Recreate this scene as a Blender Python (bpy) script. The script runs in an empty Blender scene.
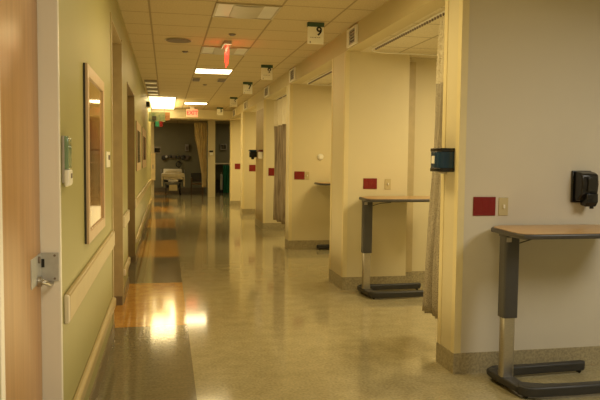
import bpy, bmesh, math, random
from mathutils import Vector, Matrix
random.seed(4)
SC = bpy.context.scene
COL = SC.collection
PI = math.pi

# ------------------------------------------------------------ camera
yaw, pit, roll = [math.radians(v) for v in (11.46, -3.6, 0.6)]
Fv = Vector((math.sin(yaw)*math.cos(pit), math.cos(yaw)*math.cos(pit), math.sin(pit)))
r0 = Vector((math.cos(yaw), -math.sin(yaw), 0)); u0 = r0.cross(Fv)
Rv = r0*math.cos(roll) + u0*math.sin(roll); Uv = -r0*math.sin(roll) + u0*math.cos(roll)
cd = bpy.data.cameras.new('camera'); cam = bpy.data.objects.new('camera', cd); COL.objects.link(cam)
m = Matrix((Rv, Uv, -Fv)).transposed().to_4x4(); m.translation = Vector((0, 0, 1.48))
cam.matrix_world = m
cd.sensor_width = 36; cd.lens = 36*660/600; cd.clip_start = 0.05; cd.clip_end = 100
SC.camera = cam
SC.view_settings.view_transform = 'Standard'
SC.view_settings.look = 'None'
SC.view_settings.exposure = 0.0

# ------------------------------------------------------------ materials
def newmat(name):
    mt = bpy.data.materials.new(name); mt.use_nodes = True
    nt = mt.node_tree
    return mt, nt, nt.nodes['Principled BSDF']
def N(nt, t, **kw):
    n = nt.nodes.new(t)
    for k, v in kw.items(): setattr(n, k, v)
    return n
def noisemix(nt, c1, c2, scale, detail=3, lo=.35, hi=.65, stretch=None):
    tc = N(nt, 'ShaderNodeTexCoord'); no = N(nt, 'ShaderNodeTexNoise')
    no.inputs['Scale'].default_value = scale; no.inputs['Detail'].default_value = detail
    if stretch:
        mp = N(nt, 'ShaderNodeMapping'); mp.inputs['Scale'].default_value = stretch
        nt.links.new(tc.outputs['Object'], mp.inputs[0]); nt.links.new(mp.outputs[0], no.inputs['Vector'])
    else:
        nt.links.new(tc.outputs['Object'], no.inputs['Vector'])
    cr = N(nt, 'ShaderNodeValToRGB')
    cr.color_ramp.elements[0].position = lo; cr.color_ramp.elements[1].position = hi
    cr.color_ramp.elements[0].color = (*c1, 1); cr.color_ramp.elements[1].color = (*c2, 1)
    nt.links.new(no.outputs['Fac'], cr.inputs[0])
    return cr.outputs[0], no
def mat(name, c, rough=.5, metal=0, var=.06, scale=8, bump=0, spec=None, stretch=None, lo=.35, hi=.65, c2=None):
    mt, nt, b = newmat(name)
    c2 = c2 or tuple(x*(1-var*2) for x in c)
    out, no = noisemix(nt, c2, c, scale, stretch=stretch, lo=lo, hi=hi)
    nt.links.new(out, b.inputs['Base Color'])
    b.inputs['Roughness'].default_value = rough; b.inputs['Metallic'].default_value = metal
    if spec is not None: b.inputs['Specular IOR Level'].default_value = spec
    if bump:
        bp = N(nt, 'ShaderNodeBump'); bp.inputs['Strength'].default_value = bump; bp.inputs['Distance'].default_value = .004
        nt.links.new(no.outputs['Fac'], bp.inputs['Height']); nt.links.new(bp.outputs[0], b.inputs['Normal'])
    return mt
def emis(name, c, s):
    mt, nt, b = newmat(name)
    b.inputs['Base Color'].default_value = (*c, 1)
    b.inputs['Emission Color'].default_value = (*c, 1); b.inputs['Emission Strength'].default_value = s
    return mt

def floor_mat():
    mt, nt, b = newmat('waxed vinyl floor'); L = nt.links
    tc = N(nt, 'ShaderNodeTexCoord'); sp = N(nt, 'ShaderNodeSeparateXYZ'); L.new(tc.outputs['Object'], sp.inputs[0])
    def math_(op, a, bb=None):
        n = N(nt, 'ShaderNodeMath', operation=op)
        for i, v in enumerate((a, bb)):
            if v is None: continue
            if isinstance(v, (int, float)): n.inputs[i].default_value = v
            else: L.new(v, n.inputs[i])
        return n.outputs[0]
    def mix(f, a, bb):
        n = N(nt, 'ShaderNodeMix', data_type='RGBA')
        L.new(f, n.inputs[0])
        for i, v in ((6, a), (7, bb)):
            if isinstance(v, tuple): n.inputs[i].default_value = (*v, 1)
            else: L.new(v, n.inputs[i])
        return n.outputs[2]
    beige, _ = noisemix(nt, (.31, .265, .145), (.38, .33, .19), 7, 10, .3, .7)
    grey, _ = noisemix(nt, (.15, .125, .07), (.185, .155, .09), 6, 8, .3, .7, (1, 6, 1))
    orange, _ = noisemix(nt, (.46, .23, .045), (.56, .30, .06), 9, 8, .38, .62)
    # alternating bands of the coloured border, 2.05 m each
    ph = math_('MODULO', math_('SUBTRACT', sp.outputs['Y'], 5.84), 4.1)
    isor = math_('MULTIPLY', math_('LESS_THAN', ph, 2.03), math_('GREATER_THAN', sp.outputs['Y'], 5.84))
    band = mix(isor, grey, orange)
    strip = math_('LESS_THAN', sp.outputs['X'], .18)
    base = mix(strip, beige, band)
    # fine speckle
    no = N(nt, 'ShaderNodeTexNoise'); no.inputs['Scale'].default_value = 55; L.new(tc.outputs['Object'], no.inputs['Vector'])
    mr = N(nt, 'ShaderNodeMapRange'); mr.inputs[1].default_value = .3; mr.inputs[2].default_value = .7
    mr.inputs[3].default_value = .82; mr.inputs[4].default_value = 1.16; L.new(no.outputs['Fac'], mr.inputs[0])
    vm = N(nt, 'ShaderNodeVectorMath', operation='SCALE'); L.new(base, vm.inputs[0]); L.new(mr.outputs[0], vm.inputs['Scale'])
    L.new(vm.outputs[0], b.inputs['Base Color'])
    b.inputs['Roughness'].default_value = .10; b.inputs['Specular IOR Level'].default_value = .4
    b.inputs['Coat Weight'].default_value = .25; b.inputs['Coat Roughness'].default_value = .03
    # brush waves in the wax
    mp = N(nt, 'ShaderNodeMapping'); mp.inputs['Scale'].default_value = (3, 14, 1); L.new(tc.outputs['Object'], mp.inputs[0])
    n2 = N(nt, 'ShaderNodeTexNoise'); n2.inputs['Scale'].default_value = 2.2; n2.inputs['Detail'].default_value = 4
    L.new(mp.outputs[0], n2.inputs['Vector'])
    bp = N(nt, 'ShaderNodeBump'); bp.inputs['Strength'].default_value = .06; bp.inputs['Distance'].default_value = .004
    L.new(n2.outputs['Fac'], bp.inputs['Height']); L.new(bp.outputs[0], b.inputs['Normal']); L.new(bp.outputs[0], b.inputs['Coat Normal'])
    return mt
def ceiling_mat(name, x0, y0, tile, line):
    mt, nt, b = newmat(name); L = nt.links
    tc = N(nt, 'ShaderNodeTexCoord'); sp = N(nt, 'ShaderNodeSeparateXYZ'); L.new(tc.outputs['Object'], sp.inputs[0])
    def m_(op, a, bb):
        n = N(nt, 'ShaderNodeMath', operation=op)
        for i, v in enumerate((a, bb)):
            if isinstance(v, (int, float)): n.inputs[i].default_value = v
            else: L.new(v, n.inputs[i])
        return n.outputs[0]
    def ln(o, off, w):
        d = m_('FLOORED_MODULO', m_('SUBTRACT', o, off - w/2 - 60.96), .6096)
        return m_('LESS_THAN', d, w)
    g = m_('MAXIMUM', ln(sp.outputs['X'], x0, .020), ln(sp.outputs['Y'], y0, .020))
    tcol, no = noisemix(nt, tuple(v*.88 for v in tile), tile, 60, 4, .4, .6)
    mx = N(nt, 'ShaderNodeMix', data_type='RGBA'); L.new(g, mx.inputs[0]); L.new(tcol, mx.inputs[6]); mx.inputs[7].default_value = (*line, 1)
    L.new(mx.outputs[2], b.inputs['Base Color']); b.inputs['Roughness'].default_value = .85
    b.inputs['Specular IOR Level'].default_value = .15
    bp = N(nt, 'ShaderNodeBump'); bp.inputs['Strength'].default_value = .4; bp.inputs['Distance'].default_value = .01
    L.new(m_('SUBTRACT', 1.0, g), bp.inputs['Height']); L.new(bp.outputs[0], b.inputs['Normal'])
    return mt
def curtain_mat(name, a, bcol, sc):
    mt, nt, b = newmat(name); L = nt.links
    tc = N(nt, 'ShaderNodeTexCoord'); mp = N(nt, 'ShaderNodeMapping'); mp.inputs['Scale'].default_value = (sc, sc, sc)
    L.new(tc.outputs['Object'], mp.inputs[0])
    v = N(nt, 'ShaderNodeTexVoronoi', feature='DISTANCE_TO_EDGE'); v.inputs['Scale'].default_value = 1; L.new(mp.outputs[0], v.inputs['Vector'])
    cr = N(nt, 'ShaderNodeValToRGB'); cr.color_ramp.elements[0].position = .08; cr.color_ramp.elements[1].position = .2
    cr.color_ramp.elements[0].color = (*a, 1); cr.color_ramp.elements[1].color = (*bcol, 1)
    L.new(v.outputs['Distance'], cr.inputs[0]); L.new(cr.outputs[0], b.inputs['Base Color'])
    b.inputs['Roughness'].default_value = .85; b.inputs['Specular IOR Level'].default_value = .1
    return mt
def net_mat():
    mt, nt, b = newmat('curtain mesh net'); L = nt.links
    b.inputs['Base Color'].default_value = (.75, .68, .5, 1); b.inputs['Roughness'].default_value = .9
    tc = N(nt, 'ShaderNodeTexCoord'); v = N(nt, 'ShaderNodeTexVoronoi', feature='DISTANCE_TO_EDGE'); v.inputs['Scale'].default_value = 70
    L.new(tc.outputs['Object'], v.inputs['Vector'])
    m2 = N(nt, 'ShaderNodeMath', operation='LESS_THAN'); m2.inputs[1].default_value = .13; L.new(v.outputs['Distance'], m2.inputs[0])
    L.new(m2.outputs[0], b.inputs['Alpha'])
    return mt
def picture_mat():
    mt, nt, b = newmat('framed print under glass'); L = nt.links
    tc = N(nt, 'ShaderNodeTexCoord'); sp = N(nt, 'ShaderNodeSeparateXYZ'); L.new(tc.outputs['Object'], sp.inputs[0])
    no = N(nt, 'ShaderNodeTexNoise'); no.inputs['Scale'].default_value = 2.4; no.inputs['Detail'].default_value = 3; L.new(tc.outputs['Object'], no.inputs['Vector'])
    ad = N(nt, 'ShaderNodeMath', operation='MULTIPLY_ADD'); ad.inputs[1].default_value = .35; L.new(no.outputs['Fac'], ad.inputs[0]); 
    L.new(sp.outputs['Z'], ad.inputs[2])
    mr = N(nt, 'ShaderNodeMapRange'); mr.inputs[1].default_value = .2; mr.inputs[2].default_value = 1.15; L.new(ad.outputs[0], mr.inputs[0])
    cr = N(nt, 'ShaderNodeValToRGB'); e = cr.color_ramp.elements
    e[0].position = 0; e[0].color = (.42, .27, .09, 1); e[1].position = 1; e[1].color = (.42, .3, .1, 1)
    for p, c in ((.2, (.3, .15, .05, 1)), (.42, (.12, .06, .03, 1)), (.58, (.25, .08, .03, 1)), (.75, (.38, .22, .07, 1))):
        q = e.new(p); q.color = c
    L.new(mr.outputs[0], cr.inputs[0]); L.new(cr.outputs[0], b.inputs['Base Color'])
    b.inputs['Roughness'].default_value = .06; b.inputs['Specular IOR Level'].default_value = .3
    return mt
def wood_mat(name, a, c, rough=.35, sc=2.0, axis=(14, 14, .7)):
    mt, nt, b = newmat(name)
    out, no = noisemix(nt, a, c, sc, 6, .3, .7, axis)
    nt.links.new(out, b.inputs['Base Color']); b.inputs['Roughness'].default_value = rough
    return mt

M = {}
M['floor'] = floor_mat()
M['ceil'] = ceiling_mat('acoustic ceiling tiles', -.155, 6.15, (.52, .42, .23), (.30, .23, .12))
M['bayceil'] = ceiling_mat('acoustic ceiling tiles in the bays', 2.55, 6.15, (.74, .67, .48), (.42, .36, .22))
M['green'] = mat('sage green wall paint', (.36, .33, .135), .45, var=.03, scale=1.2)
M['cream'] = mat('cream wall paint', (.64, .56, .345), .55, var=.02, scale=1.5)
M['pale'] = mat('pale wall paint', (.59, .54, .43), .6, var=.02, scale=1.5)
M['guard'] = mat('ivory corner guard', (.70, .60, .33), .5, var=.02)
M['base'] = mat('speckled taupe cove base', (.40, .34, .20), .4, c2=(.26, .22, .13), scale=60)
M['basedark'] = mat('dark taupe base', (.20, .15, .085), .35, var=.1, scale=30)
M['rail'] = mat('tan vinyl handrail', (.44, .34, .16), .35, var=.03)
M['railend'] = mat('pale handrail end cap', (.68, .60, .45), .35, var=.02)
M['jamb'] = mat('white gloss door frame paint', (.80, .77, .70), .3, var=.02, scale=2)
M['oak'] = wood_mat('honey oak veneer', (.36, .19, .075), (.47, .27, .115), .3)
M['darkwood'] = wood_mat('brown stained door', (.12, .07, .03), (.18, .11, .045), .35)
M['walnutframe'] = wood_mat('pale pink wood moulding', (.50, .35, .21), (.60, .44, .28), .35)
M['frameback'] = mat('dark paint and frame shadow', (.035, .03, .02), .5)
M['steel'] = mat('brushed stainless', (.55, .52, .46), .28, metal=.9, var=.1, scale=30, stretch=(1, 1, 14))
M['steelplate'] = mat('satin steel plate', (.52, .52, .50), .4, metal=.3, var=.08, scale=20)
M['red'] = mat('red enamel plate', (.20, .006, .006), .3, var=.05)
M['reddark'] = mat('dark red socket', (.2, .004, .004), .3)
M['ivory'] = mat('ivory switch plastic', (.50, .42, .22), .4, var=.02)
M['white'] = mat('white plastic', (.80, .77, .66), .4, var=.02)
M['black'] = mat('black plastic', (.010, .010, .011), .22, var=.1)
M['blacksoft'] = mat('charcoal moulded plastic', (.030, .029, .027), .45, var=.1)
M['sleeve'] = mat('graphite painted column', (.05, .047, .042), .42, var=.06)
M['laminate'] = wood_mat('oak laminate', (.42, .25, .10), (.50, .32, .14), .3, 2, (1, 12, 12))
M['edge'] = mat('charcoal edge band', (.05, .045, .038), .4)
M['blue'] = mat('deep blue translucent plastic', (.012, .045, .09), .08, var=.1)
M['gray'] = mat('grey vent metal', (.40, .36, .30), .4)
M['slat'] = mat('dark vent slats', (.19, .15, .12), .5)
M['spk'] = mat('brown speaker grille', (.17, .13, .07), .7, var=.12, scale=150)
M['diffoff'] = mat('unlit frosted diffuser', (.60, .57, .50), .3, var=.06, scale=3)
M['diffmid'] = mat('unlit diffuser basket', (.42, .37, .26), .4, var=.04, scale=3)
M['tbar'] = mat('ceiling frame metal', (.42, .35, .2), .4)
M['curtain'] = curtain_mat('lattice patterned curtain', (.50, .44, .33), (.33, .29, .22), 75)
M['curtainbrown'] = mat('taupe striped curtain', (.42, .34, .23), .85, c2=(.20, .15, .09), scale=12, stretch=(3, 3, .15))
M['creamcloth'] = mat('cream curtain cloth', (.80, .66, .36), .85, var=.06, scale=5)
M['sheet'] = mat('white bed sheet', (.88, .77, .52), .85, var=.06, scale=6)
M['net'] = net_mat()
M['picture'] = picture_mat()
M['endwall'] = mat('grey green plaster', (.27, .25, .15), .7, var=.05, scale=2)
M['greencloth'] = mat('green cloth', (.02, .20, .11), .8)
M['screen'] = mat('dark monitor glass', (.012, .012, .013), .1)
M['brown'] = mat('brown carved board', (.30, .13, .04), .6)
M['signgreen'] = mat('dark green sign cap', (.04, .085, .05), .4)
M['signwhite'] = mat('cream sign panel', (.88, .84, .68), .45, var=.02)
M['ink'] = mat('black sign lettering', (.012, .012, .010), .5)
M['ghost'] = mat('clear green tinted plastic', (.22, .33, .20), .08, var=.08)
M['lamp'] = emis('lit diffuser', (1, .86, .55), 8)
M['lampglow'] = emis('bright lit diffuser', (1, .82, .45), 4)
M['exit'] = emis('glowing red exit letters', (1, .03, .02), 2.2)
M['exitpink'] = emis('glowing exit face', (1, .40, .22), .5)
M['exitglass'] = emis('red edge lit plastic', (1, .06, .03), .9)

# ------------------------------------------------------------ mesh helpers
class MB:
    def __init__(s): s.bm = bmesh.new()
    def box(s, x0, x1, y0, y1, z0, z1, rot=None, mi=0):
        vs = bmesh.ops.create_cube(s.bm, size=1)['verts']
        bmesh.ops.scale(s.bm, vec=(x1-x0, y1-y0, z1-z0), verts=vs)
        if rot: bmesh.ops.rotate(s.bm, matrix=Matrix.Rotation(rot[1], 3, rot[0]), verts=vs)
        bmesh.ops.translate(s.bm, vec=((x0+x1)/2, (y0+y1)/2, (z0+z1)/2), verts=vs)
        return s
    def prism(s, pts, z0, z1):
        n = len(pts)
        lo = [s.bm.verts.new((x, y, z0)) for x, y in pts]; hi = [s.bm.verts.new((x, y, z1)) for x, y in pts]
        s.bm.faces.new(lo[::-1]); s.bm.faces.new(hi)
        for i in range(n): s.bm.faces.new((lo[i], lo[(i+1) % n], hi[(i+1) % n], hi[i]))
        return s
    def prism_axis(s, pts, a0, a1, axis):   # profile extruded along x or y
        n = len(pts)
        f = (lambda p, a: (a, p[0], p[1])) if axis == 'x' else (lambda p, a: (p[0], a, p[1]))
        lo = [s.bm.verts.new(f(p, a0)) for p in pts]; hi = [s.bm.verts.new(f(p, a1)) for p in pts]
        s.bm.faces.new(lo[::-1]); s.bm.faces.new(hi)
        for i in range(n): s.bm.faces.new((lo[i], lo[(i+1) % n], hi[(i+1) % n], hi[i]))
        return s
    def cyl(s, p, r, h, axis='z', seg=24, r2=None):
        vs = bmesh.ops.create_cone(s.bm, cap_ends=True, segments=seg, radius1=r, radius2=r if r2 is None else r2, depth=h)['verts']
        if axis == 'x': bmesh.ops.rotate(s.bm, matrix=Matrix.Rotation(PI/2, 3, 'Y'), verts=vs)
        if axis == 'y': bmesh.ops.rotate(s.bm, matrix=Matrix.Rotation(PI/2, 3, 'X'), verts=vs)
        bmesh.ops.translate(s.bm, vec=p, verts=vs)
        return s
    def tube(s, path, r, seg=8):
        path = [Vector(p) for p in path]; rings = []
        for i, p in enumerate(path):
            a = path[max(i-1, 0)]; b = path[min(i+1, len(path)-1)]
            d = (b-a).normalized(); up = Vector((0, 0, 1)) if abs(d.z) < .9 else Vector((1, 0, 0))
            e1 = d.cross(up).normalized(); e2 = e1.cross(d)
            rings.append([s.bm.verts.new(p + e1*r*math.cos(2*PI*k/seg) + e2*r*math.sin(2*PI*k/seg)) for k in range(seg)])
        for a, b in zip(rings, rings[1:]):
            for k in range(seg): s.bm.faces.new((a[k], a[(k+1) % seg], b[(k+1) % seg], b[k]))
        s.bm.faces.new(rings[0][::-1]); s.bm.faces.new(rings[-1])
        return s
    def sphere(s, p, r, sc=(1, 1, 1)):
        vs = bmesh.ops.create_uvsphere(s.bm, u_segments=20, v_segments=12, radius=r)['verts']
        bmesh.ops.scale(s.bm, vec=sc, verts=vs); bmesh.ops.translate(s.bm, vec=p, verts=vs)
        return s
    def build(s, name, material, parent=None, bevel=0, smooth=False, origin=None, seg=2):
        o3 = Vector(parent.location) if parent and parent.type == 'EMPTY' else Vector((0, 0, 0))
        par0 = parent
        if parent and parent.type == 'MESH':      # sub-part: parent mesh shares the root's frame
            o3 = Vector(parent.get('_o', (0, 0, 0)))
        bmesh.ops.recalc_face_normals(s.bm, faces=s.bm.faces)
        if origin is not None: o3 = Vector(origin)
        bmesh.ops.translate(s.bm, vec=-o3, verts=s.bm.verts)
        me = bpy.data.meshes.new(name); s.bm.to_mesh(me); s.bm.free()
        if smooth:
            for p in me.polygons: p.use_smooth = True
        ob = bpy.data.objects.new(name, me); COL.objects.link(ob); me.materials.append(material)
        if parent:
            ob.parent = parent
            if parent.type == 'EMPTY' or parent.type == 'MESH': pass
        elif origin is not None: ob.location = o3
        if parent and parent.type in ('EMPTY', 'MESH'): OFF[ob.name] = o3
        if bevel:
            mo = ob.modifiers.new('bevel', 'BEVEL'); mo.width = bevel; mo.segments = seg; mo.limit_method = 'ANGLE'
            for p in me.polygons: p.use_smooth = True
            me.set_sharp_from_angle(angle=math.radians(40))
        return ob
OFF = {}
def sub(mb, name, material, parentpart, **kw):      # sub-part of a part, geometry given in world space
    return mb.build(name, material, parentpart, origin=None if parentpart.name not in OFF else OFF[parentpart.name], **kw)
def thing(name, label, cat, loc, group=None):
    o = bpy.data.objects.new(name, None); COL.objects.link(o); o.location = loc; o.empty_display_size = .1
    o['label'] = label; o['category'] = cat
    if group: o['group'] = group
    return o
def tag(o, label, cat, group=None):
    o['label'] = label; o['category'] = cat
    if group: o['group'] = group
    return o
def struct(name, mb, material, **kw):
    o = mb.build(name, material, **kw); o['kind'] = 'structure'; return o
def text(name, body, size, loc, rot, material, parent, extrude=.002, bold=0.0):
    cu = bpy.data.curves.new(name, 'FONT'); cu.body = body; cu.size = size; cu.extrude = extrude; cu.offset = bold
    cu.align_x = 'CENTER'; cu.align_y = 'CENTER'
    tmp = bpy.data.objects.new(name + '_tmp', cu); COL.objects.link(tmp)
    bpy.context.view_layer.update()
    me = bpy.data.meshes.new_from_object(tmp.evaluated_get(bpy.context.evaluated_depsgraph_get()))
    bpy.data.objects.remove(tmp); bpy.data.curves.remove(cu)
    o = bpy.data.objects.new(name, me); COL.objects.link(o)
    me.materials.clear(); me.materials.append(material)
    o.parent = parent; o.location = Vector(loc) - Vector(parent.location); o.rotation_euler = rot
    return o
def dup(root, loc, label, rotz=None):
    r = root.copy(); COL.objects.link(r); r.location = loc; r['label'] = label
    if rotz is not None: r.rotation_euler = (0, 0, rotz)
    for ch in list(root.children):
        c = ch.copy(); COL.objects.link(c); c.parent = r
        for g in list(ch.children):
            d = g.copy(); COL.objects.link(d); d.parent = c
    return r

# ------------------------------------------------------------ the setting
CH, BH = 2.90, 2.67          # corridor ceiling, bay ceiling / soffit
XL, XR, XB = -.433, 1.95, 5.4
YB, YE = -1.6, 25.0
struct('floor', MB().box(-4, 7, YB-.2, 31, -.1, 0), M['floor'])
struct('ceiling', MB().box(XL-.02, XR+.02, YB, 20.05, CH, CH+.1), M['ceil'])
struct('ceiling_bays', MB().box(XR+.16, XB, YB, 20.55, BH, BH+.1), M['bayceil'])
struct('ceiling_end', MB().box(-4, 7, 20.04, 31, 2.95, 3.05), M['ceil'])
struct('wall_back', MB().box(XL-.3, XB+.1, YB-.1, YB, 0, CH), M['cream'])
# left wall with door recess and two openings
lw = MB(); T = .12
def lseg(y0, y1, z0=0, z1=CH): lw.box(XL-T, XL, y0, y1, z0, z1)
lseg(YB, 1.84); lseg(1.84, 2.90, 2.57); lseg(2.90, 5.57); lseg(5.57, 6.75, 2.59); lseg(6.75, 7.72)
lseg(7.72, 9.4, 2.32); lseg(9.4, 19.6)
struct('wall_left', lw, M['green'])
struct('wall_left_recess', MB().box(XL-T-.32, XL-T-.2, 5.3, 9.7, 0, CH)
       .box(XL-T-.2, XL-T+.001, 5.45, 5.57, 0, CH).box(XL-T-.2, XL-T+.001, 6.75, 6.87, 0, CH)
       .box(XL-T-.2, XL-T+.001, 7.6, 7.72, 0, CH).box(XL-T-.2, XL-T+.001, 9.4, 9.52, 0, CH), M['cream'])
# jamb linings of the openings
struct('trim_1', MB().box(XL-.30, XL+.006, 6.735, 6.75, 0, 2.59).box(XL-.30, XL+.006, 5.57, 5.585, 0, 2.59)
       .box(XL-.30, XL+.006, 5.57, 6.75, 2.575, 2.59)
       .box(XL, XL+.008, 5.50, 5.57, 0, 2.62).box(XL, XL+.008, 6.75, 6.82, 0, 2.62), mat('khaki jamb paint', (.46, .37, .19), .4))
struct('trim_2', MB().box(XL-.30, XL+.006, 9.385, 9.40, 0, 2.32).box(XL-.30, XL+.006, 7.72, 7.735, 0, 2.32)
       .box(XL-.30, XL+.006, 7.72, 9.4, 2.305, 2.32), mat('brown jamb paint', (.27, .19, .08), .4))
# near door, its white frame
struct('trim_3', MB().box(XL-.10, XL+.001, 2.87, 2.90, 0, 2.57).box(XL-.10, XL+.004, 1.84, 1.88, 0, 2.57)
       .box(XL-.10, XL+.004, 1.84, 2.90, 2.53, 2.58), M['jamb'], bevel=.003)
d1 = struct('door_1', MB().box(XL-.118, XL-.078, 1.883, 2.866, .01, 2.525), M['oak'])
d1['label'] = 'honey oak door with steel lever in white frame at left edge'
lp = MB().box(XL-.079, XL-.074, 2.66, 2.868, .965, 1.08).build('lock_plate', M['steelplate'], d1, bevel=.001)
MB().cyl((XL-.066, 2.78, .975), .022, .014, 'x').build('rosette', M['steel'], d1)
lv = MB()
lv.tube([(XL-.07, 2.78, .975), (XL-.052, 2.78, .975)], .009)
lv.tube([(XL-.056, 2.765, .975), (XL-.046, 2.79, .968), (XL-.040, 2.82, .955), (XL-.034, 2.85, .950), (XL-.034, 2.88, .958), (XL-.038, 2.90, .97)], .009, 12)
lv.build('door_handle', M['steel'], d1, smooth=True)
MB().cyl((XL-.073, 2.80, 1.06), .014, .01, 'x').build('keyhole', M['slat'], d1)
# near door latch strikes on the jamb
st = thing('strike_plate', 'wide steel strike plate on the white door jamb beside lever', 'strike plate', (XL-.05, 2.868, 1.02))
MB().box(XL-.098, XL-.006, 2.862, 2.869, .96, 1.08).build('plate', M['steelplate'], st, bevel=.001)
MB().box(XL-.075, XL-.062, 2.860, 2.8625, 1.02, 1.055).build('latch_hole', M['ink'], st)
for dx, dz in ((-.09, .972), (-.09, 1.068), (-.03, .972), (-.03, 1.068)): MB().cyl((XL+dx+.008, 2.8615, dz), .005, .003, 'y', 10).build('screw', M['slat'], st)
s2 = thing('deadbolt_strike', 'small narrow steel deadbolt strike higher on white jamb', 'strike plate', (XL-.09, 2.868, 1.17))
MB().box(XL-.099, XL-.078, 2.863, 2.869, 1.12, 1.225).build('plate', M['steelplate'], s2, bevel=.001)
MB().box(XL-.094, XL-.083, 2.8615, 2.864, 1.14, 1.205).build('bolt_hole', M['slat'], s2)
# doors deep in the two recesses
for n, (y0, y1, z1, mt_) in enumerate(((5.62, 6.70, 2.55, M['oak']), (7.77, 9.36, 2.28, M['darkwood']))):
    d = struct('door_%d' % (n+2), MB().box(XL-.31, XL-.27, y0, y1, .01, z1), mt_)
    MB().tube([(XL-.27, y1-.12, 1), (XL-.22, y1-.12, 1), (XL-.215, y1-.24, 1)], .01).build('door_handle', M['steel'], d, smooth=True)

# right: header over the bays, piers between them
struct('wall_header', MB().box(XR, XR+.16, YB, 20.75, BH, CH), mat('shaded cream header paint', (.56, .47, .25), .55, var=.02, scale=1.5))  # darker copy of the cream, shade of the corridor side painted in
bays = [(-1.6, 4.19), (4.47, 7.15), (7.75, 10.5), (10.8, 13.4), (14.6, 17.2), (17.6, 20.5)]
piers = [(4.19, 4.47, M['cream']), (7.15, 7.75, M['cream']), (10.5, 10.8, M['cream']), (13.4, 14.6, M['cream']), (17.2, 17.6, M['cream']), (20.5, 20.75, M['cream'])]
pw = MB()
pw.box(XR, XB, 4.195, 4.47, 0, BH)                                   # pier 1 / wall of the nearest bay
pw.box(XR, 2.70, 7.15, 7.75, 0, BH).box(2.70, XB, 7.42, 7.75, 0, BH)  # wall steps back
pw.box(XR, XB, 10.5, 10.8, 0, BH).box(XR, XB, 13.4, 14.6, 0, BH)
pw.box(XR, XB, 17.2, 17.6, 0, BH).box(XR, XB, 20.5, 20.75, 0, BH)
struct('wall_right', pw, M['cream'])
struct('wall_near_bay', MB().box(XR+.001, XB, 4.19, 4.1955, 0, BH), M['pale'])
struct('wall_bay_rear', MB().box(XB, XB+.1, YB, 20.75, 0, CH), M['cream'])
struct('shadow_strip', MB().box(2.79, 2.875, 7.405, 7.42, .14, 2.62), mat('painted niche shadow', (.52, .42, .22), .5))  # strip painted in the tone of the niche's contact shadow
struct('shade_sheet', MB().box(XR-.004, XR+.002, 13.46, 14.54, .146, 2.5), mat('painted pier face shade', (.42, .31, .13), .5))  # thin sheet painting the shade of the pier's corridor face
# corner guards: thin angle strips on each pier corner
cg = MB()
for y0, y1, _ in piers:
    cg.box(XR-.004, XR+.045, y0-.005, y0, .145, BH); cg.box(XR-.005, XR, y0-.004, y0+.05, .145, BH)
    cg.box(XR-.005, XR, y1-.05, y1+.004, .145, BH)
struct('trim_6', cg, M['guard'])
# base boards
br = MB()
for y0, y1, _ in piers:
    br.box(XR-.009, XR, y0-.009, y1+.009, 0, .145)
    br.box(XR, 2.70 if y0 == 7.15 else XB, y0-.009, y0, 0, .145)
br.box(2.70, 2.709, 7.15, 7.42, 0, .145).box(2.70, XB, 7.411, 7.42, 0, .145)
struct('baseboard_right', br, M['base'])
bl = MB()
for y0, y1 in ((YB, 1.9), (2.92, 5.57), (6.82, 7.72), (9.4, 19.6)): bl.box(XL, XL+.012, y0, y1, 0, .11)
bl.box(XL-.3, XL, 6.727, 6.735, 0, .09); bl.box(XL-.3, XL, 9.377, 9.385, 0, .1)
struct('baseboard_left', bl, M['basedark'])
# beam across the corridor and the end rooms
struct('wall_beam', MB().box(-2.5, XR+.5, 20.05, 20.35, 2.635, 2.96), M['cream'])
struct('wall_end', MB().box(-3, -.45, YE, YE+.15, 0, 2.95).box(1.53, 1.80, YE, YE+.15, 0, 2.95)
       .box(-.45, 1.53, YE, YE+.15, 2.86, 2.95).box(1.80, 5.5, YE, YE+.15, 2.86, 2.95).box(3.4, 5.5, YE, YE+.15, 0, 2.86), M['cream'])
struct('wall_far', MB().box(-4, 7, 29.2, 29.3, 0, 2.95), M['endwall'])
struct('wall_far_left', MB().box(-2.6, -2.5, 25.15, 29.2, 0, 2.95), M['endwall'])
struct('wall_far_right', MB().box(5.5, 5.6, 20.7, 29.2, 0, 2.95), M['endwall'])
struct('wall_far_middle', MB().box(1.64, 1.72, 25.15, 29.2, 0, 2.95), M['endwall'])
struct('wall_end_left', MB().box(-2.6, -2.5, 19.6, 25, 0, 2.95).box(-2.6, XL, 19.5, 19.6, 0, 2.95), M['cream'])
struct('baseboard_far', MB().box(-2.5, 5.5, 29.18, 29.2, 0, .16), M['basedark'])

# crash rails on the left wall: handrail and low bumper, one run per stretch of wall
def railprof(z0, z1, t):
    return [(XL, z0), (XL+t*.6, z0), (XL+t, z0+t*.3), (XL+t, z1-t*.3), (XL+t*.6, z1), (XL, z1)]
runs = [(2.94, 5.49, 'tan handrail on the green wall below the large near picture'),
        (6.84, 7.70, 'short tan handrail between the two recessed doorways on left'),
        (9.45, 19.5, 'long tan handrail running down the far left corridor wall')]
for y0, y1, lb in runs:
    t = thing('handrail', lb, 'handrail', (XL, y0, .75), 'handrails along the left wall')
    r = MB().prism_axis(railprof(.755, .885, .024), y0+.03, y1-.03, 'y').build('rail', M['rail'], t, bevel=.004)
    for a, b in ((y0, y0+.03), (y1-.03, y1)):
        MB().prism_axis(railprof(.757, .883, .0235), a, b, 'y').build('end_cap', M['railend'], t, bevel=.006, seg=3)
bump = [(2.94, 5.49, 'low tan bumper strip near the floor under the near handrail'),
        (6.84, 7.70, 'short low bumper strip between the recessed doorways'),
        (9.45, 19.5, 'long low bumper strip along the far left wall')]
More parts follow.
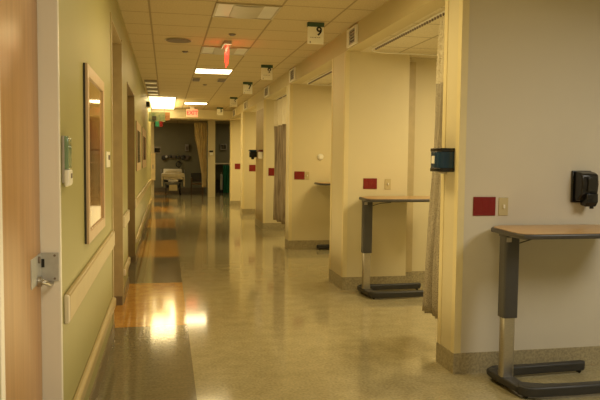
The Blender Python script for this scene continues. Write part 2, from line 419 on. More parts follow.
for y0, y1, lb in bump:
    t = thing('bumper_strip', lb, 'bumper', (XL, y0, .2), 'bumper strips along the left wall')
    MB().prism_axis(railprof(.27, .345, .032), y0+.02, y1-.02, 'y').build('strip', M['rail'], t, bevel=.006, seg=3)
    for a, b in ((y0, y0+.02), (y1-.02, y1)):
        MB().prism_axis(railprof(.272, .343, .031), a, b, 'y').build('end_cap', M['railend'], t, bevel=.008)

# pictures
def picture(y0, y1, z0, z1, w, label, glassmat, d=.024):
    t = thing('framed_picture', label, 'picture', (XL, y0, z0))
    f = MB()
    f.box(XL+.004, XL+d, y0, y0+w, z0, z1).box(XL+.004, XL+d, y1-w, y1, z0, z1)
    f.box(XL+.004, XL+d, y0+w, y1-w, z0, z0+w).box(XL+.004, XL+d, y0+w, y1-w, z1-w, z1)
    f.build('frame', M['walnutframe'], t, bevel=.003)
    MB().box(XL+.001, XL+d*.45, y0-.004, y0-.0005, z0+.002, z1).build('frame_shadow', M['frameback'], t)  # dark strip painted as the shadow at the frame's near side
    MB().box(XL+.002, XL+.012, y0+w, y1-w, z0+w, z1-w).build('print', glassmat, t)
picture(3.70, 4.66, 1.005, 1.975, .065, 'large framed print in pale wood on the near green wall', M['picture'])
darkpic = mat('muted print under glass', (.20, .16, .08), .12, c2=(.10, .09, .06), scale=3)
picture(9.85, 11.35, 1.27, 2.0, .12, 'first of two brown framed prints on the far left wall', darkpic, .018)
picture(12.3, 14.3, 1.27, 2.02, .15, 'second brown framed print further down left wall', mat('red brown print', (.26, .12, .06), .12, c2=(.14, .08, .05), scale=3), .018)

# clear holder / dispenser on left wall
t = thing('wall_dispenser', 'clear green tinted dispenser with white base beside the white door frame', 'dispenser', (XL, 3.0, 1.35))
MB().box(XL, XL+.012, 2.925, 3.035, 1.365, 1.565).build('back_plate', M['gray'], t, bevel=.003)
MB().prism_axis([(XL+.01, 1.425), (XL+.028, 1.425), (XL+.028, 1.552), (XL+.022, 1.565), (XL+.01, 1.565)], 2.93, 3.03, 'y').build('clear_cover', M['ghost'], t, bevel=.004)
b_ = MB().prism_axis([(XL+.01, 1.35), (XL+.022, 1.35), (XL+.031, 1.36), (XL+.031, 1.42), (XL+.01, 1.425)], 2.925, 3.035, 'y').build('lower_body', M['white'], t, bevel=.006)
sub(MB().box(XL+.0305, XL+.033, 2.975, 3.01, 1.385, 1.405), 'button', M['slat'], b_)
# switch at the end of near left wall
t = thing('light_switch', 'ivory light switch on green wall right of the large picture', 'switch', (XL, 5.2, 1.45))
MB().box(XL, XL+.010, 5.00, 5.26, 1.40, 1.515).build('plate', M['white'], t, bevel=.002)
MB().box(XL+.010, XL+.02, 5.11, 5.15, 1.455, 1.49).build('toggle', M['slat'], t, bevel=.002)

# ------------------------------------------------------------ red outlet plates and switches on pier walls
def redplate(x0, x1, y, z0, z1, label):
    t = thing('red_outlet_plate', label, 'outlet', ((x0+x1)/2, y, z0), 'red emergency outlet plates')
    pl = MB().box(x0, x1, y-.008, y, z0, z1).build('plate', M['red'], t, bevel=.0025)
    n = 3; w = (x1-x0)/n
    for k in range(n):
        cx = x0+w*(k+.5)
        sub(MB().box(cx-.017, cx+.017, y-.0095, y-.0075, z0+.022, z1-.022), 'socket', M['red'], pl, bevel=.003)
def switch(x0, x1, y, z0, z1, label):
    t = thing('light_switch', label, 'switch', ((x0+x1)/2, y, z0), 'ivory light switches on the bay walls')
    MB().box(x0, x1, y-.007, y, z0, z1).build('plate', M['ivory'], t, bevel=.0025)
    cx, cz = (x0+x1)/2, (z0+z1)/2
    MB().box(cx-.006, cx+.006, y-.02, y-.006, cz-.012, cz+.014).build('toggle', M['white'], t, bevel=.002)
YW = [4.19, 7.15, 10.5, 13.4, 17.2, 20.5]
redplate(2.06, 2.225, YW[0], 1.10, 1.23, 'largest red outlet plate, on the grey wall above the near table')
switch(2.25, 2.32, YW[0], 1.10, 1.225, 'ivory light switch on grey wall above the near table')
redplate(2.175, 2.335, YW[1], 1.145, 1.265, 'red outlet plate above the middle overbed table')
switch(2.43, 2.50, YW[1], 1.14, 1.26, 'ivory light switch above the middle overbed table')
redplate(2.03, 2.20, YW[2], 1.14, 1.27, 'red outlet plate on the yellow wall below the round thermostat')
switch(2.215, 2.275, YW[2], 1.14, 1.265, 'ivory light switch on wall left of the round thermostat')
redplate(2.05, 2.22, YW[3], 1.12, 1.28, 'red outlet plate partly hidden by the striped taupe curtain')
redplate(2.12, 2.32, YW[4], 1.13, 1.30, 'red outlet plate on wall left of the dark hanging dispenser')
redplate(2.08, 2.25, YW[5], 1.13, 1.30, 'farthest red outlet plate, beside the dark end room')
t = thing('thermostat', 'round white wall thermostat above the red plate in third bay', 'thermostat', (2.46, 10.5, 1.51))
MB().cyl((2.46, 10.49, 1.51), .05, .02, 'y').build('base_ring', M['white'], t, bevel=.003)
MB().cyl((2.46, 10.475, 1.51), .034, .02, 'y').build('dial', M['white'], t, bevel=.003)

# vents on the header
vy = [(6.68, 7.05, 2.685, 2.875), (10.05, 10.5, 2.69, 2.88), (12.7, 13.3, 2.69, 2.88), (16.2, 16.9, 2.69, 2.88), (19.0, 19.7, 2.69, 2.88)]
vl = ['white louvred vent on header nearest, right of sign 9', 'louvred vent on the header right of sign 8', 'louvred vent on the header right of sign 7',
      'small louvred vent on header near sign 6', 'farthest louvred vent on header by the end beam']
for (y0, y1, z0, z1), lb in zip(vy, vl):
    t = thing('wall_vent', lb, 'vent', (XR, y0, z0), 'louvred vents along the header')
    e = .06
    MB().box(XR-.022, XR, y0, y0+e, z0, z1).box(XR-.022, XR, y1-e*1.6, y1, z0, z1).box(XR-.022, XR, y0+e, y1-e*1.6, z0, z0+.02).box(XR-.022, XR, y0+e, y1-e*1.6, z1-.02, z1).build('frame', M['white'], t, bevel=.002)
    s_ = MB()
    s_.box(XR-.004, XR-.001, y0+e, y1-e*1.6, z0+.02, z1-.02)
    s_.build('backing', M['slat'], t)
    for k in range(5):
        zz = z0+.03+(z1-z0-.06)*k/4
        MB().box(XR-.02, XR-.004, y0+e, y1-e*1.6, zz-.005, zz+.005).build('slat', M['gray'], t)

# ------------------------------------------------------------ dispensers
def rounded(w, h, r, n=6):
    pts = []
    for cx, cy, a0 in ((w-r, h-r, 0), (r-w, h-r, 90), (r-w, r-h, 180), (w-r, r-h, 270)):
        for k in range(n+1):
            a = math.radians(a0+90*k/n); pts.append((cx+r*math.cos(a), cy+r*math.sin(a)))
    return pts
# navy dispenser on the corridor face of first pier
t = thing('towel_dispenser', 'dark blue translucent towel dispenser on the cream pier beside bay curtain', 'dispenser', (XR, 4.33, 1.39))
pts = [(min(x+1.903, XR-.005), y+4.345) for x, y in rounded(.07, .088, .04, 8)]
pts2 = [(min(x+1.903, XR-.002), y+4.345) for x, y in rounded(.073, .092, .042, 8)]
MB().prism(pts, 1.424, 1.537).build('window_body', M['blue'], t, bevel=.003)
MB().prism(pts2, 1.537, 1.562).build('top_cover', M['black'], t, bevel=.007, seg=3)
MB().prism(pts2, 1.398, 1.424).build('bottom_cover', M['black'], t, bevel=.006, seg=3)
MB().cyl((1.89, 4.32, 1.392), .03, .016, 'z').build('nozzle', M['steel'], t, bevel=.004)
MB().box(1.829, 1.834, 4.33, 4.38, 1.455, 1.508).build('notice', M['white'], t)
# black soap dispenser on the nearest bay wall
t = thing('soap_dispenser', 'black soap dispenser on the grey wall above near table', 'dispenser', (2.90, 4.19, 1.2))
MB().box(2.80, 2.95, 4.172, 4.19, 1.19, 1.415).build('back_plate', M['black'], t, bevel=.006)
MB().prism_axis([(4.175, 1.20), (4.13, 1.205), (4.085, 1.25), (4.075, 1.32), (4.085, 1.39), (4.12, 1.405), (4.175, 1.412)], 2.815, 2.945, 'x').build('housing', M['black'], t, bevel=.012, seg=3)
MB().box(2.855, 2.925, 4.066, 4.078, 1.27, 1.37).build('window', M['screen'], t, bevel=.004)
MB().prism_axis([(4.15, 1.175), (4.09, 1.165), (4.065, 1.20), (4.068, 1.26), (4.15, 1.25)], 2.85, 2.935, 'x').build('push_lever', M['black'], t, bevel=.006)
MB().cyl((2.915, 4.11, 1.165), .014, .03).build('nozzle', M['black'], t, bevel=.002)
# small far dispensers on pier 4 / 5
t = thing('towel_dispenser', 'small dark hanging dispenser far down on the right wall', 'dispenser', (XR-.1, 14.58, 1.45))
MB().box(1.79, 1.92, 14.4, 14.55, 1.49, 1.62).build('housing', M['black'], t, bevel=.02)
MB().box(1.78, 1.93, 14.38, 14.56, 1.62, 1.66).build('top_cover', M['blue'], t, bevel=.01)
MB().box(1.83, 1.89, 14.42, 14.52, 1.45, 1.49).build('nozzle', M['black'], t, bevel=.005)
MB().box(1.90, 1.95, 14.4, 14.5, 1.5, 1.62).build('bracket', M['black'], t)
t = thing('soap_dispenser', 'white soap dispenser with dark red top on far pier', 'dispenser', (XR-.06, 13.9, 1.45))
MB().box(1.86, 1.945, 13.46, 13.62, 1.47, 1.61).build('housing', M['white'], t, bevel=.02)
MB().box(1.85, 1.945, 13.45, 13.63, 1.61, 1.65).build('top_cover', mat('maroon plastic', (.12, .015, .01), .3), t, bevel=.01)
t = thing('soap_dispenser', 'tiny pale dispenser with dark top on the far yellow pillar', 'dispenser', (1.645, 25, 1.6))
MB().box(1.585, 1.705, 24.9, 24.995, 1.56, 1.68).build('housing', M['white'], t, bevel=.015)
MB().box(1.575, 1.715, 24.89, 24.995, 1.68, 1.74).build('top_cover', M['black'], t, bevel=.01)

# ------------------------------------------------------------ overbed tables
def overbed(loc, top_z, label):
    X, Y, _ = loc
    t = thing('overbed_table', label, 'table', loc, 'overbed tables in the right hand bays')
    def arm(pts): return [(X+a, Y+b) for a, b in pts]
    # U shaped base, open toward +X
    outer = [(0, .06), (.03, .0), (.07, -.02)]
    b = MB()
    b.prism(arm([(0, .03), (.02, -.02), (.06, -.03), (.05, -.43), (.0, -.41), (-.035, -.36), (-.06, -.06), (-.05, .0)]), .03, .075)
    b.build('cross_bar', M['blacksoft'], t, bevel=.012, seg=3)
    a1 = [(-.04, -.01), (0, .03), (.30, .025), (.55, .035), (.69, .045), (.715, .02), (.69, -.012), (.45, -.02), (.25, -.03), (.06, -.04), (.02, -.06)]
    MB().prism(arm(a1), .018, .082).build('base_arm', M['blacksoft'], t, bevel=.012, seg=3)
    a2 = [(-.03, -.37), (.0, -.41), (.06, -.44), (.35, -.445), (.60, -.44), (.80, -.42), (.83, -.39), (.80, -.365), (.55, -.375), (.35, -.378), (.15, -.36), (.06, -.32), (.02, -.30)]
    MB().prism(arm(a2), .018, .082).build('base_arm', M['blacksoft'], t, bevel=.012, seg=3)
    for a, bb in ((.0, -.02), (.66, .015), (.02, -.38), (.77, -.395)):
        MB().cyl((X+a, Y+bb, .012), .012, .03, 'y', 16).build('caster', M['black'], t)
    cx, cy = X-.0, Y-.17
    MB().prism([(cx+a, cy+bb) for a, bb in rounded(.042, .032, .014)], .06, .52).build('lower_column', M['steel'], t, bevel=.002)
    sl = MB().prism([(cx+a, cy+bb) for a, bb in rounded(.052, .045, .018)], .465, top_z-.04).build('column_sleeve', M['sleeve'], t, bevel=.003)
    sub(MB().box(cx-.046, cx-.012, cy-.0475, cy-.0455, top_z-.075, top_z-.045), 'maker_plate', M['gray'], sl)
    MB().box(cx-.05, cx+.36, cy-.05, cy+.05, top_z-.045, top_z-.03).build('support_bracket', M['sleeve'], t, bevel=.003)
    MB().tube([(cx+.05, cy-.03, top_z-.085), (cx+.14, cy-.03, top_z-.06), (cx+.26, cy-.03, top_z-.05)], .004).build('height_lever', M['edge'], t)
    tp = arm([(-.01, .05), (.06, .115), (.72, .115), (.86, .08), (.89, -.02), (.89, -.33), (.85, -.42), (.74, -.445), (.0, -.445), (-.05, -.43), (-.07, -.39), (-.07, -.3), (-.045, -.0)])
    MB().prism(tp, top_z-.032, top_z-.002).build('table_top_edge', M['edge'], t, bevel=.008, seg=3)
    c0 = (X+.415, Y-.17)
    MB().prism([(c0[0]+(x-c0[0])*.965, c0[1]+(y-c0[1])*.94) for x, y in tp], top_z-.004, top_z+.001).build('table_top', M['laminate'], t)
    return t
overbed((2.175, 4.06, 0), 1.035, 'overbed table with oak top in nearest bay, at right edge')
overbed((2.13, 7.01, 0), 1.065, 'overbed table standing beside the patterned bay curtain')
tb3 = overbed((3.22, 10.02, 0), 1.10, 'mostly hidden overbed table behind the second pier, arms toward corridor')
tb3.rotation_euler = (0, 0, PI)

# ------------------------------------------------------------ curtains and tracks
def curtain(x, y0, y1, z0, z1, folds, amp, name, label, material, net=True, ztrack=2.62, seed=1, flare=0.0, axis='y', group=None, lean=0.0):
    rnd = random.Random(seed); t = thing(name, label, 'curtain', (x, y0, z0), group) if axis == 'y' else thing(name, label, 'curtain', (y0, x, z0), group)
    def sheet(za, zb, mt_, nm, nz):
        b = MB(); n = folds*12; rows = []
        for j in range(nz+1):
            z = za+(zb-za)*j/nz; row = []
            for i in range(n+1):
                u = i/n; k = (1 - (z-z0)/(ztrack-z0))
                yy = y0+(y1-y0)*u + flare*(u-1)*(1-k)**2*1.0 + .012*math.sin(5*z+u*9) - lean*(z-z0)
                xx = x+amp*math.sin(2*PI*folds*u+.4*math.sin(z*2+seed))*(.75+.25*math.sin(u*17+seed)) + .01*math.sin(3*z+u*4)
                row.append(b.bm.verts.new((xx, yy, z) if axis == 'y' else (yy, xx, z)))
            rows.append(row)
        for a, c in zip(rows, rows[1:]):
            for i in range(n): b.bm.faces.new((a[i], a[i+1], c[i+1], c[i]))
        o = b.build(nm, mt_, t, smooth=True)
        if mt_ is not M['net']:
            so = o.modifiers.new('solid', 'SOLIDIFY'); so.thickness = .003
    sheet(z0, z1, material, 'cloth', 24)
    if net: sheet(z1, ztrack-.03, M['net'], 'mesh_top', 8)
    return t
curtain(2.16, 4.80, 5.24, .20, 2.09, 5, .045, 'cubicle_curtain', 'grey lattice patterned cubicle curtain gathered behind the nearest pier', M['curtain'], seed=2, lean=.10)
curtain(2.14, 11.75, 12.85, .27, 2.10, 5, .08, 'cubicle_curtain', 'taupe striped cubicle curtain in the fourth bay', M['curtainbrown'], seed=5)
for (y0, y1, lb) in ((4.6, 7.02, 'curved white curtain track under ceiling of the second bay'), (7.9, 10.3, 'curtain track under the ceiling of the third bay'),
                     (10.95, 13.2, 'curtain track under ceiling of fourth bay'), (-1, 4.0, 'curtain track in the nearest bay')):
    t = thing('curtain_track', lb, 'curtain track', (2.2, y0, 2.63), 'curtain tracks in the bays')
    xx = 2.135; path = [(xx, y0, 2.64)]
    yc = y1-.28
    path += [(xx, yc-.3, 2.64)]
    for k in range(9):
        a = PI - k*PI/16
        path.append((xx+.22+.22*math.cos(a), yc+.22*math.sin(a), 2.64))
    path += [(4.2, yc+.22, 2.64)]
    MB().tube(path, .008, 8).build('rail', M['white'], t, smooth=True)
    br_ = MB()
    n = int((yc-y0)/.055)
    for k in range(n): br_.box(xx-.006, xx+.006, y0+.055*k, y0+.055*k+.02, 2.612, 2.632)
    br_.build('carriers', M['slat'], t)['kind'] = 'stuff'

# ------------------------------------------------------------ ceiling fittings
def troffer(x, y, label, mt_, basket=True, sx=.6096, sy=.6096):
    t = thing('ceiling_light', label, 'ceiling light', (x, y, CH), 'square troffer lights in the corridor ceiling')
    w = .02
    MB().box(x, x+sx, y, y+w, CH-.012, CH).box(x, x+sx, y+sy-w, y+sy, CH-.012, CH).box(x, x+w, y+w, y+sy-w, CH-.012, CH).box(x+sx-w, x+sx, y+w, y+sy-w, CH-.012, CH).build('frame', M['tbar'], t)
    MB().box(x+w, x+sx-w, y+w, y+sy-w, CH-.006, CH-.001).build('diffuser', mt_, t)
    if basket:
        MB().prism_axis([(x+.16+.29*(.5-.5*math.cos(PI*k/12)), CH-.006-.014*math.sin(PI*k/12)) for k in range(13)], y+.05, y+sy-.05, 'y').build('basket', M['diffmid'], t, smooth=False)
X0, Y0 = -.155, 6.15
G = .6096
troffer(X0+G, Y0+.02, 'unlit square ceiling light with curved basket, nearest the camera', M['diffoff'])
troffer(X0+G, Y0+4*G, 'unlit square ceiling light just behind the red exit sign', M['diffoff'])
lit = [(X0+G, 10.72, 'lit square ceiling light beyond the first red exit sign'), (X0+G, 17.35, 'lit ceiling light above the far glowing exit sign')]
for x, y, lb in lit: troffer(x, y, lb, M['lamp'], False)
troffer(XL+.01, 15.95, 'glaring bright ceiling light beside the far left wall', M['lampglow'], False, .66, 4.05)
t = thing('ceiling_speaker', 'round brown grille speaker in the ceiling at left', 'speaker', (.15, 8.25, CH))
MB().cyl((.15, 8.25, CH-.004), .165, .008, 'z', 40).build('rim', M['tbar'], t)
MB().cyl((.15, 8.25, CH-.01), .15, .008, 'z', 40).build('grille', M['spk'], t, bevel=.002)
def detector(x, y, r, label, name='smoke_detector', cat='smoke detector'):
    t = thing(name, label, cat, (x, y, CH))
    MB().cyl((x, y, CH-.004), r*.7, .008, 'z', 28).build('base', M['spk'], t)
    MB().cyl((x, y, CH-.014), r*.4, .014, 'z', 28, r*.65).build('head', M['slat'], t)
detector(.25, 9.1, .06, 'small dark detector just beyond the round ceiling speaker')
detector(.745, 7.70, .06, 'small dark detector between near ceiling light and exit sign')
detector(.74, 13.1, .06, 'tiny dark detector beyond the lit ceiling light')
for x, lb in ((.46, 'left dark square ceiling vent beyond the lit light'), (.92, 'right dark square ceiling vent beyond the lit light')):
    t = thing('ceiling_vent', lb, 'vent', (x, 12.15, CH), 'dark ceiling vents')
    MB().box(x, x+.15, 12.0, 12.5, CH-.012, CH).build('frame', M['tbar'], t)
    for k in range(6): MB().box(x+.01, x+.14, 12.04+.075*k, 12.08+.075*k, CH-.02, CH-.011).build('slat', M['slat'], t)
t = thing('ceiling_vent', 'pale slatted ceiling vent above the far left wall', 'vent', (-.3, 14, CH))
MB().box(-.40, -.17, 12.6, 15.6, CH-.008, CH).build('frame', M['spk'], t)
for k in range(4): MB().box(-.39, -.18, 12.9+.75*k, 13.15+.75*k, CH-.02, CH-.007).build('slat', M['white'], t)

# exit signs
t = thing('exit_sign', 'near red glowing exit sign hanging edge-on from the ceiling', 'exit sign', (.735, 8.28, CH))
MB().box(.69, .78, 8.14, 8.5, CH-.05, CH).build('canopy', M['gray'], t, bevel=.006)
pn = MB().box(-.006, .006, -.15, .15, -.29, -.05).build('panel', M['exitglass'], t, origin=(0, 0, 0), bevel=.002)
pn.rotation_euler = (0, 0, math.radians(0))
for s in (1, -1):
    tx = text('letters', 'EXIT', .17, (.735+s*.008, 8.28, CH-.17), (PI/2, 0, PI/2*s), M['exit'], t, bold=.004)
t = thing('exit_sign', 'far red glowing exit sign facing down the corridor', 'exit sign', (.72, 19.0, CH))
MB().box(.66, .78, 18.97, 19.07, CH-.06, CH).build('canopy', M['white'], t, bevel=.004)
MB().box(.555, .875, 18.99, 19.03, 2.62, 2.84).build('housing', M['exitpink'], t, bevel=.008)
text('letters', 'EXIT', .155, (.715, 18.985, 2.73), (PI/2, 0, 0), M['exit'], t, bold=.004)

# hanging bay number signs
for dgt, x, y, lb in (('9', 1.535, 6.84, 'hanging cream sign with green cap reading 9'), ('8', 1.51, 10.10, 'hanging cream sign with green cap reading 8'),
                      ('7', 1.50, 12.45, 'hanging cream sign with green cap reading 7'), ('6', 1.55, 15.6, 'hanging cream sign with green cap reading 6'),
                      ('5', 1.49, 18.9, 'farthest hanging sign with dark cap reading 5')):
    t = thing('hanging_sign', lb, 'sign', (x, y, CH), 'bay number signs hanging over the corridor')
    w = .085
    z1 = CH-.015
    MB().box(x-w, x+w, y-.012, y+.012, z1-.205, z1-.028).build('panel', M['signwhite'], t, bevel=.002)
    MB().box(x-w-.004, x+w+.004, y-.02, y+.035, z1-.03, z1+.015).build('cap', M['signgreen'], t, bevel=.003)
    text('digit', dgt, .125, (x+.035, y-.0135, z1-.078), (PI/2, 0, 0), M['ink'], t, bold=.003)
    ln_ = MB()
    xx = x-.06
    for wd in (.012, .018, .008, .024, .014, .02):
        ln_.box(xx, xx+wd*.8, y-.0135, y-.0118, z1-.143, z1-.138); xx += wd+.003
    ln_.build('fine_print', M['slat'], t)
    ln2 = MB().box(x-w+.02, x-w+.03, y-.0135, y-.0118, z1-.2, z1-.18).build('mark', M['slat'], t)

# ------------------------------------------------------------ far left: hanging sign, box, monitor
t = thing('hanging_sign', 'hanging green, white and red sign board by far left wall', 'sign', (-.25, 17.2, 2.5))
MB().box(-.43, -.02, 17.0, 17.03, 2.36, 2.60).build('board', mat('pale green board', (.24, .24, .12), .5, c2=(.10, .14, .07), scale=9), t)
MB().box(-.35, -.25, 16.98, 17.0, 2.40, 2.50).build('dark_mark', M['frameback'], t)
MB().box(-.27, -.17, 16.98, 17.02, 2.24, 2.37).build('green_tab', M['greencloth'], t)
MB().box(-.17, -.09, 16.98, 17.02, 2.24, 2.37).build('red_tab', M['red'], t)
MB().box(-.03, .09, 17.0, 17.03, 2.40, 2.60).build('brown_tab', M['brown'], t)
MB().tube([(-.05, 17.01, 2.6), (-.05, 17.01, 2.9)], .005).build('hanger', M['slat'], t); MB().tube([(-.38, 17.01, 2.6), (-.38, 17.01, 2.9)], .005).build('hanger', M['slat'], t)
t = thing('wall_speaker', 'small dark box speaker high on the far left wall', 'speaker', (XL, 15.5, 2.6))
MB().box(XL, XL+.08, 15.0, 15.3, 2.57, 2.70).build('housing', M['white'], t, bevel=.006)
MB().box(XL+.005, XL+.075, 14.985, 15.0, 2.58, 2.69).build('grille', M['frameback'], t)

# end room
t = thing('patient_monitor', 'dark monitor on wall arm left of the hospital bed', 'monitor', (-.41, 27, 1.6))
hs = MB().box(-.49, -.21, 26.9, 27.0, 1.62, 1.88).build('housing', M['gray'], t, bevel=.01)
sub(MB().box(-.45, -.25, 26.89, 26.905, 1.67, 1.83), 'screen', M['screen'], hs)
MB().tube([(-.42, 27.0, 1.7), (-.48, 27.6, 1.9), (-.62, 28, 2.2), (-.7, 29.2, 2.3)], .02).build('arm', M['slat'], t)
t = thing('patient_monitor', 'monitor screen high on wall in the room right of pillar', 'monitor', (2.47, 29, 1.9))
hs = MB().box(2.32, 2.60, 29.05, 29.15, 1.82, 2.08).build('housing', M['gray'], t, bevel=.01)
sub(MB().box(2.36, 2.56, 29.04, 29.055, 1.86, 2.04), 'screen', M['screen'], hs)
MB().box(2.42, 2.50, 29.15, 29.2, 1.9, 2.0).build('bracket', M['slat'], t)
t = thing('counter', 'pale counter shelf in the room right of the pillar', 'counter', (2.4, 28.6, 0))
MB().box(1.9, 3.2, 28.2, 29.17, 1.20, 1.25).build('worktop', M['sheet'], t, bevel=.005)
MB().box(1.9, 3.2, 28.5, 29.1, 0, .5).build('cabinet', M['frameback'], t)
MB().box(1.92, 1.98, 28.95, 29.15, .5, 1.2).build('support', M['frameback'], t); MB().box(3.12, 3.18, 28.95, 29.15, .5, 1.2).build('support', M['frameback'], t)
t = thing('oxygen_cylinder', 'tall pale cylinder standing below the counter right of pillar', 'cylinder', (2.3, 27.6, 0))
MB().cyl((2.27, 27.9, .45), .055, .66).build('tank', M['white'], t, smooth=False, bevel=.02)
MB().cyl((2.27, 27.9, .82), .02, .1).build('valve', M['steel'], t)
MB().cyl((2.27, 27.9, .06), .09, .12).build('foot_ring', M['blacksoft'], t)
g_ = curtain(27.6, 2.32, 2.70, .01, 1.16, 4, .05, 'green_gown', 'dark green gown hanging below the counter right of pillar', M['greencloth'], net=False, ztrack=1.3, axis='x')
t = thing('wall_panel', 'pale upright cabinet panel left of the dark end room', 'cabinet', (-.5, 24.9, 0))
MB().box(-.62, -.40, 24.82, 24.99, .62, 1.62).build('body', M['creamcloth'], t, bevel=.01)
MB().box(-.50, -.47, 24.80, 24.82, 1.05, 1.2).build('handle', M['gray'], t)
curtain(25.35, 1.02, 1.50, .35, 2.80, 6, .05, 'privacy_curtain', 'long cream curtain gathered left of the far yellow pillar', M['creamcloth'], net=False, ztrack=2.82, axis='x')
# make the curtain swing in toward the pillar lower down
for o in bpy.data.objects:
    if o.name.startswith('cloth') and o.parent and o.parent.name.startswith('privacy'):
        for v in o.data.vertices:
            h = (2.80-.35-v.co.z)/2.45
            u = v.co.x/.48
            v.co.x = v.co.x + (1-u)*.30*min(1, max(0, h)*1.25)**1.3
t = thing('wall_instruments', 'row of gauges and hooks on the wall rail above the bed', 'medical rail', (.3, 29.2, 1.5))
MB().box(-.2, 1.0, 29.14, 29.2, 1.50, 1.56).build('rail', M['slat'], t)
for i, (x, z, s, mk) in enumerate(((-.12, 1.44, .09, 'black'), (.0, 1.5, .05, 'white'), (.16, 1.5, .06, 'black'), (.3, 1.48, .05, 'slat'), (.47, 1.5, .08, 'black'), (.72, 1.48, .1, 'black'), (.85, 1.47, .1, 'slat'))):
    MB().cyl((x, 29.1, z), s, .06, 'y', 16).build('gauge', M[mk], t)
t = thing('glove_box_holder', 'pale box high on the wall above the bed at right', 'box', (.85, 29.2, 1.9))
MB().box(.80, .95, 29.08, 29.2, 1.75, 2.05).build('box', M['gray'], t, bevel=.01)
MB().box(.83, .92, 29.07, 29.085, 1.8, 1.95).build('opening', M['slat'], t)
t = thing('coiled_hose', 'dark wall mounted coil hose above right end of bed', 'hose', (.55, 29.1, 1.1))
MB().tube([(.52+.1*math.cos(a), 29.1, 1.17+.12*math.sin(a)) for a in [k*2*PI/16 for k in range(17)]], .02).build('coil', M['black'], t, smooth=True)
MB().box(.49, .55, 29.1, 29.2, 1.25, 1.33).build('hook', M['slat'], t)
# hospital bed seen from the foot
t = thing('hospital_bed', 'hospital bed with white sheet seen from its foot in end room', 'bed', (.27, 26.3, 0))
bx0, bx1 = -.14, .66
f = MB()
f.box(bx0+.05, bx1-.05, 26.4, 28.3, .50, .56).build('deck', M['blacksoft'], t, bevel=.01)
MB().box(bx0+.1, bx1-.1, 26.5, 28.2, .25, .32).build('undercarriage', M['blacksoft'], t, bevel=.01)
MB().prism_axis([(26.35, .60), (26.35, .74), (26.42, .78), (27.4, .78), (28.2, 1.0), (28.2, .85), (27.4, .60)], bx0+.02, bx1-.02, 'x').build('mattress', M['sheet'], t, bevel=.03, seg=3)
b = MB()
b.box(bx0-.03, bx1+.03, 26.30, 26.36, .70, .84); b.box(bx0-.05, bx0, 26.3, 27.3, .32, .83); b.box(bx1, bx1+.05, 26.3, 27.3, .32, .83)
b.box(bx0-.03, bx1+.03, 26.30, 27.4, .785, .83)
b.build('sheet', M['sheet'], t, bevel=.025, seg=3)
MB().prism_axis([(bx0+.05+.70*(.5-.5*math.cos(PI*k/10)), .83+.13*math.sin(PI*k/10)) for k in range(11)], 27.5, 28.0, 'y').build('pillow', M['sheet'], t, bevel=.02)
MB().tube([(bx0+.1, 26.28, .60), (bx1-.1, 26.28, .60)], .02).tube([(bx0+.1, 26.28, .48), (bx1-.1, 26.28, .48)], .02).build('foot_rail', M['steel'], t, smooth=True)
MB().box(.06, .46, 26.25, 26.29, .51, .61).build('control_panel', M['steel'], t, bevel=.01)
MB().box(.10, .42, 26.26, 26.32, .17, .40).build('foot_flap', M['creamcloth'], t, bevel=.01)
for x in (bx0+.12, bx1-.12):
    for y in (26.45, 28.1):
        MB().box(x-.02, x+.02, y-.02, y+.02, .12, .50).build('leg', M['blacksoft'], t)
        MB().cyl((x, y, .075), .075, .04, 'x').build('wheel', M['black'], t, bevel=.006)
for x in (bx0-.07, bx1+.07):
    MB().tube([(x, 27.4, .6), (x, 27.4, .95), (x, 28.1, .95), (x, 28.1, .6)], .015).build('side_rail', M['steel'], t, smooth=True)
# chair
t = thing('visitor_chair', 'dark armchair beside the cream curtain in end room', 'chair', (1.2, 26.8, 0))
MB().box(.97, 1.43, 26.5, 26.95, .40, .46).build('seat', M['darkwood'], t, bevel=.015)
MB().box(.97, 1.43, 26.95, 27.0, .50, .85).build('backrest', M['blacksoft'], t, bevel=.015)
for x in (.98, 1.42):
    for y in (26.52, 26.98):
        MB().tube([(x, y, 0), (x, y, .66)], .016).build('leg', M['darkwood'], t)
    MB().box(x-.025, x+.025, 26.48, 27.0, .65, .68).build('armrest', M['darkwood'], t, bevel=.008)

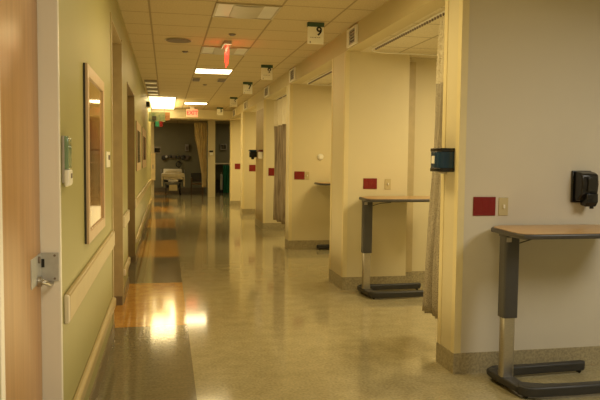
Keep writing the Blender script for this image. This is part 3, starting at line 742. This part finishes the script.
# ------------------------------------------------------------ lights
def area(name, loc, sx, sy, e, c, rot=(0, 0, 0), spread=180):
    l = bpy.data.lights.new(name, 'AREA'); l.shape = 'RECTANGLE'; l.size = sx; l.size_y = sy; l.energy = e; l.color = c
    l.spread = math.radians(spread)
    o = bpy.data.objects.new(name, l); COL.objects.link(o); o.location = loc; o.rotation_euler = rot
    return o
W = (1, .785, .38)
area('fill_near', (.75, .6, 2.86), .9, 1.8, 40, (1, .84, .58))  # added fill for the near corridor, without a fixture
area('fill_mid', (.75, 4.6, 2.86), .6, 1.2, 34, W)  # added corridor fill with no fixture of its own
area('fill_mid_far', (.75, 8.2, 2.86), .6, 1.2, 16, W)  # added fill between the two unlit troffers
area('lamp_lit', (.76, 11.0, 2.86), .56, .56, 12, W)
area('lamp_lit_far', (.76, 17.65, 2.86), .56, .56, 10, W)
area('lamp_wall', (-.05, 18.0, 2.86), .6, 3, 14, (1, .76, .34))
area('fill_ceiling_glow', (-.1, 18.0, 2.60), .6, 2.6, 45, (1, .80, .42), (PI, 0, 0))  # unseen upward light added to brighten the ceiling around the glare
area('lamp_bay_near', (3.6, 1.6, 2.62), 1.0, 1.4, 62, (1, .96, .85))
area('lamp_bay_two', (3.6, 5.6, 2.62), 1.0, 1.0, 60, (1, .83, .50))
area('lamp_bay_three', (3.4, 9.0, 2.62), 1.0, 1.0, 44, W)
area('lamp_bay_four', (3.4, 11.9, 2.62), 1.0, 1.0, 44, W)
area('lamp_bay_five', (3.4, 15.9, 2.62), 1.0, 1.0, 50, W)
area('lamp_bay_six', (3.4, 19.0, 2.62), 1.0, 1.0, 50, W)
area('fill_end', (3.9, 22.6, 2.9), 1.6, 1.0, 60, W)  # added light for the end space, set aside from the floor reflection
area('fill_end_left', (-1.6, 22.6, 2.9), 1.0, 1.6, 50, W)  # left counterpart of the light added for the end space
area('fill_room', (-1.6, 27.0, 2.9), 1.2, 1.0, 40, (1, .82, .5))  # unseen light added to brighten the end room
area('fill_room_right', (3.0, 27.5, 2.9), .6, .6, 8, (1, .82, .5))  # weak unseen light added for the room right of the pillar
area('fill_floor_bounce', (.75, 8.5, .25), 1.4, 17, 92, (1, .76, .34), (PI, 0, 0))  # unseen upward light added in place of bounce off the floor
w = bpy.data.worlds.new('world'); SC.world = w; w.use_nodes = True
w.node_tree.nodes['Background'].inputs[0].default_value = (1, .85, .6, 1); w.node_tree.nodes['Background'].inputs[1].default_value = .05
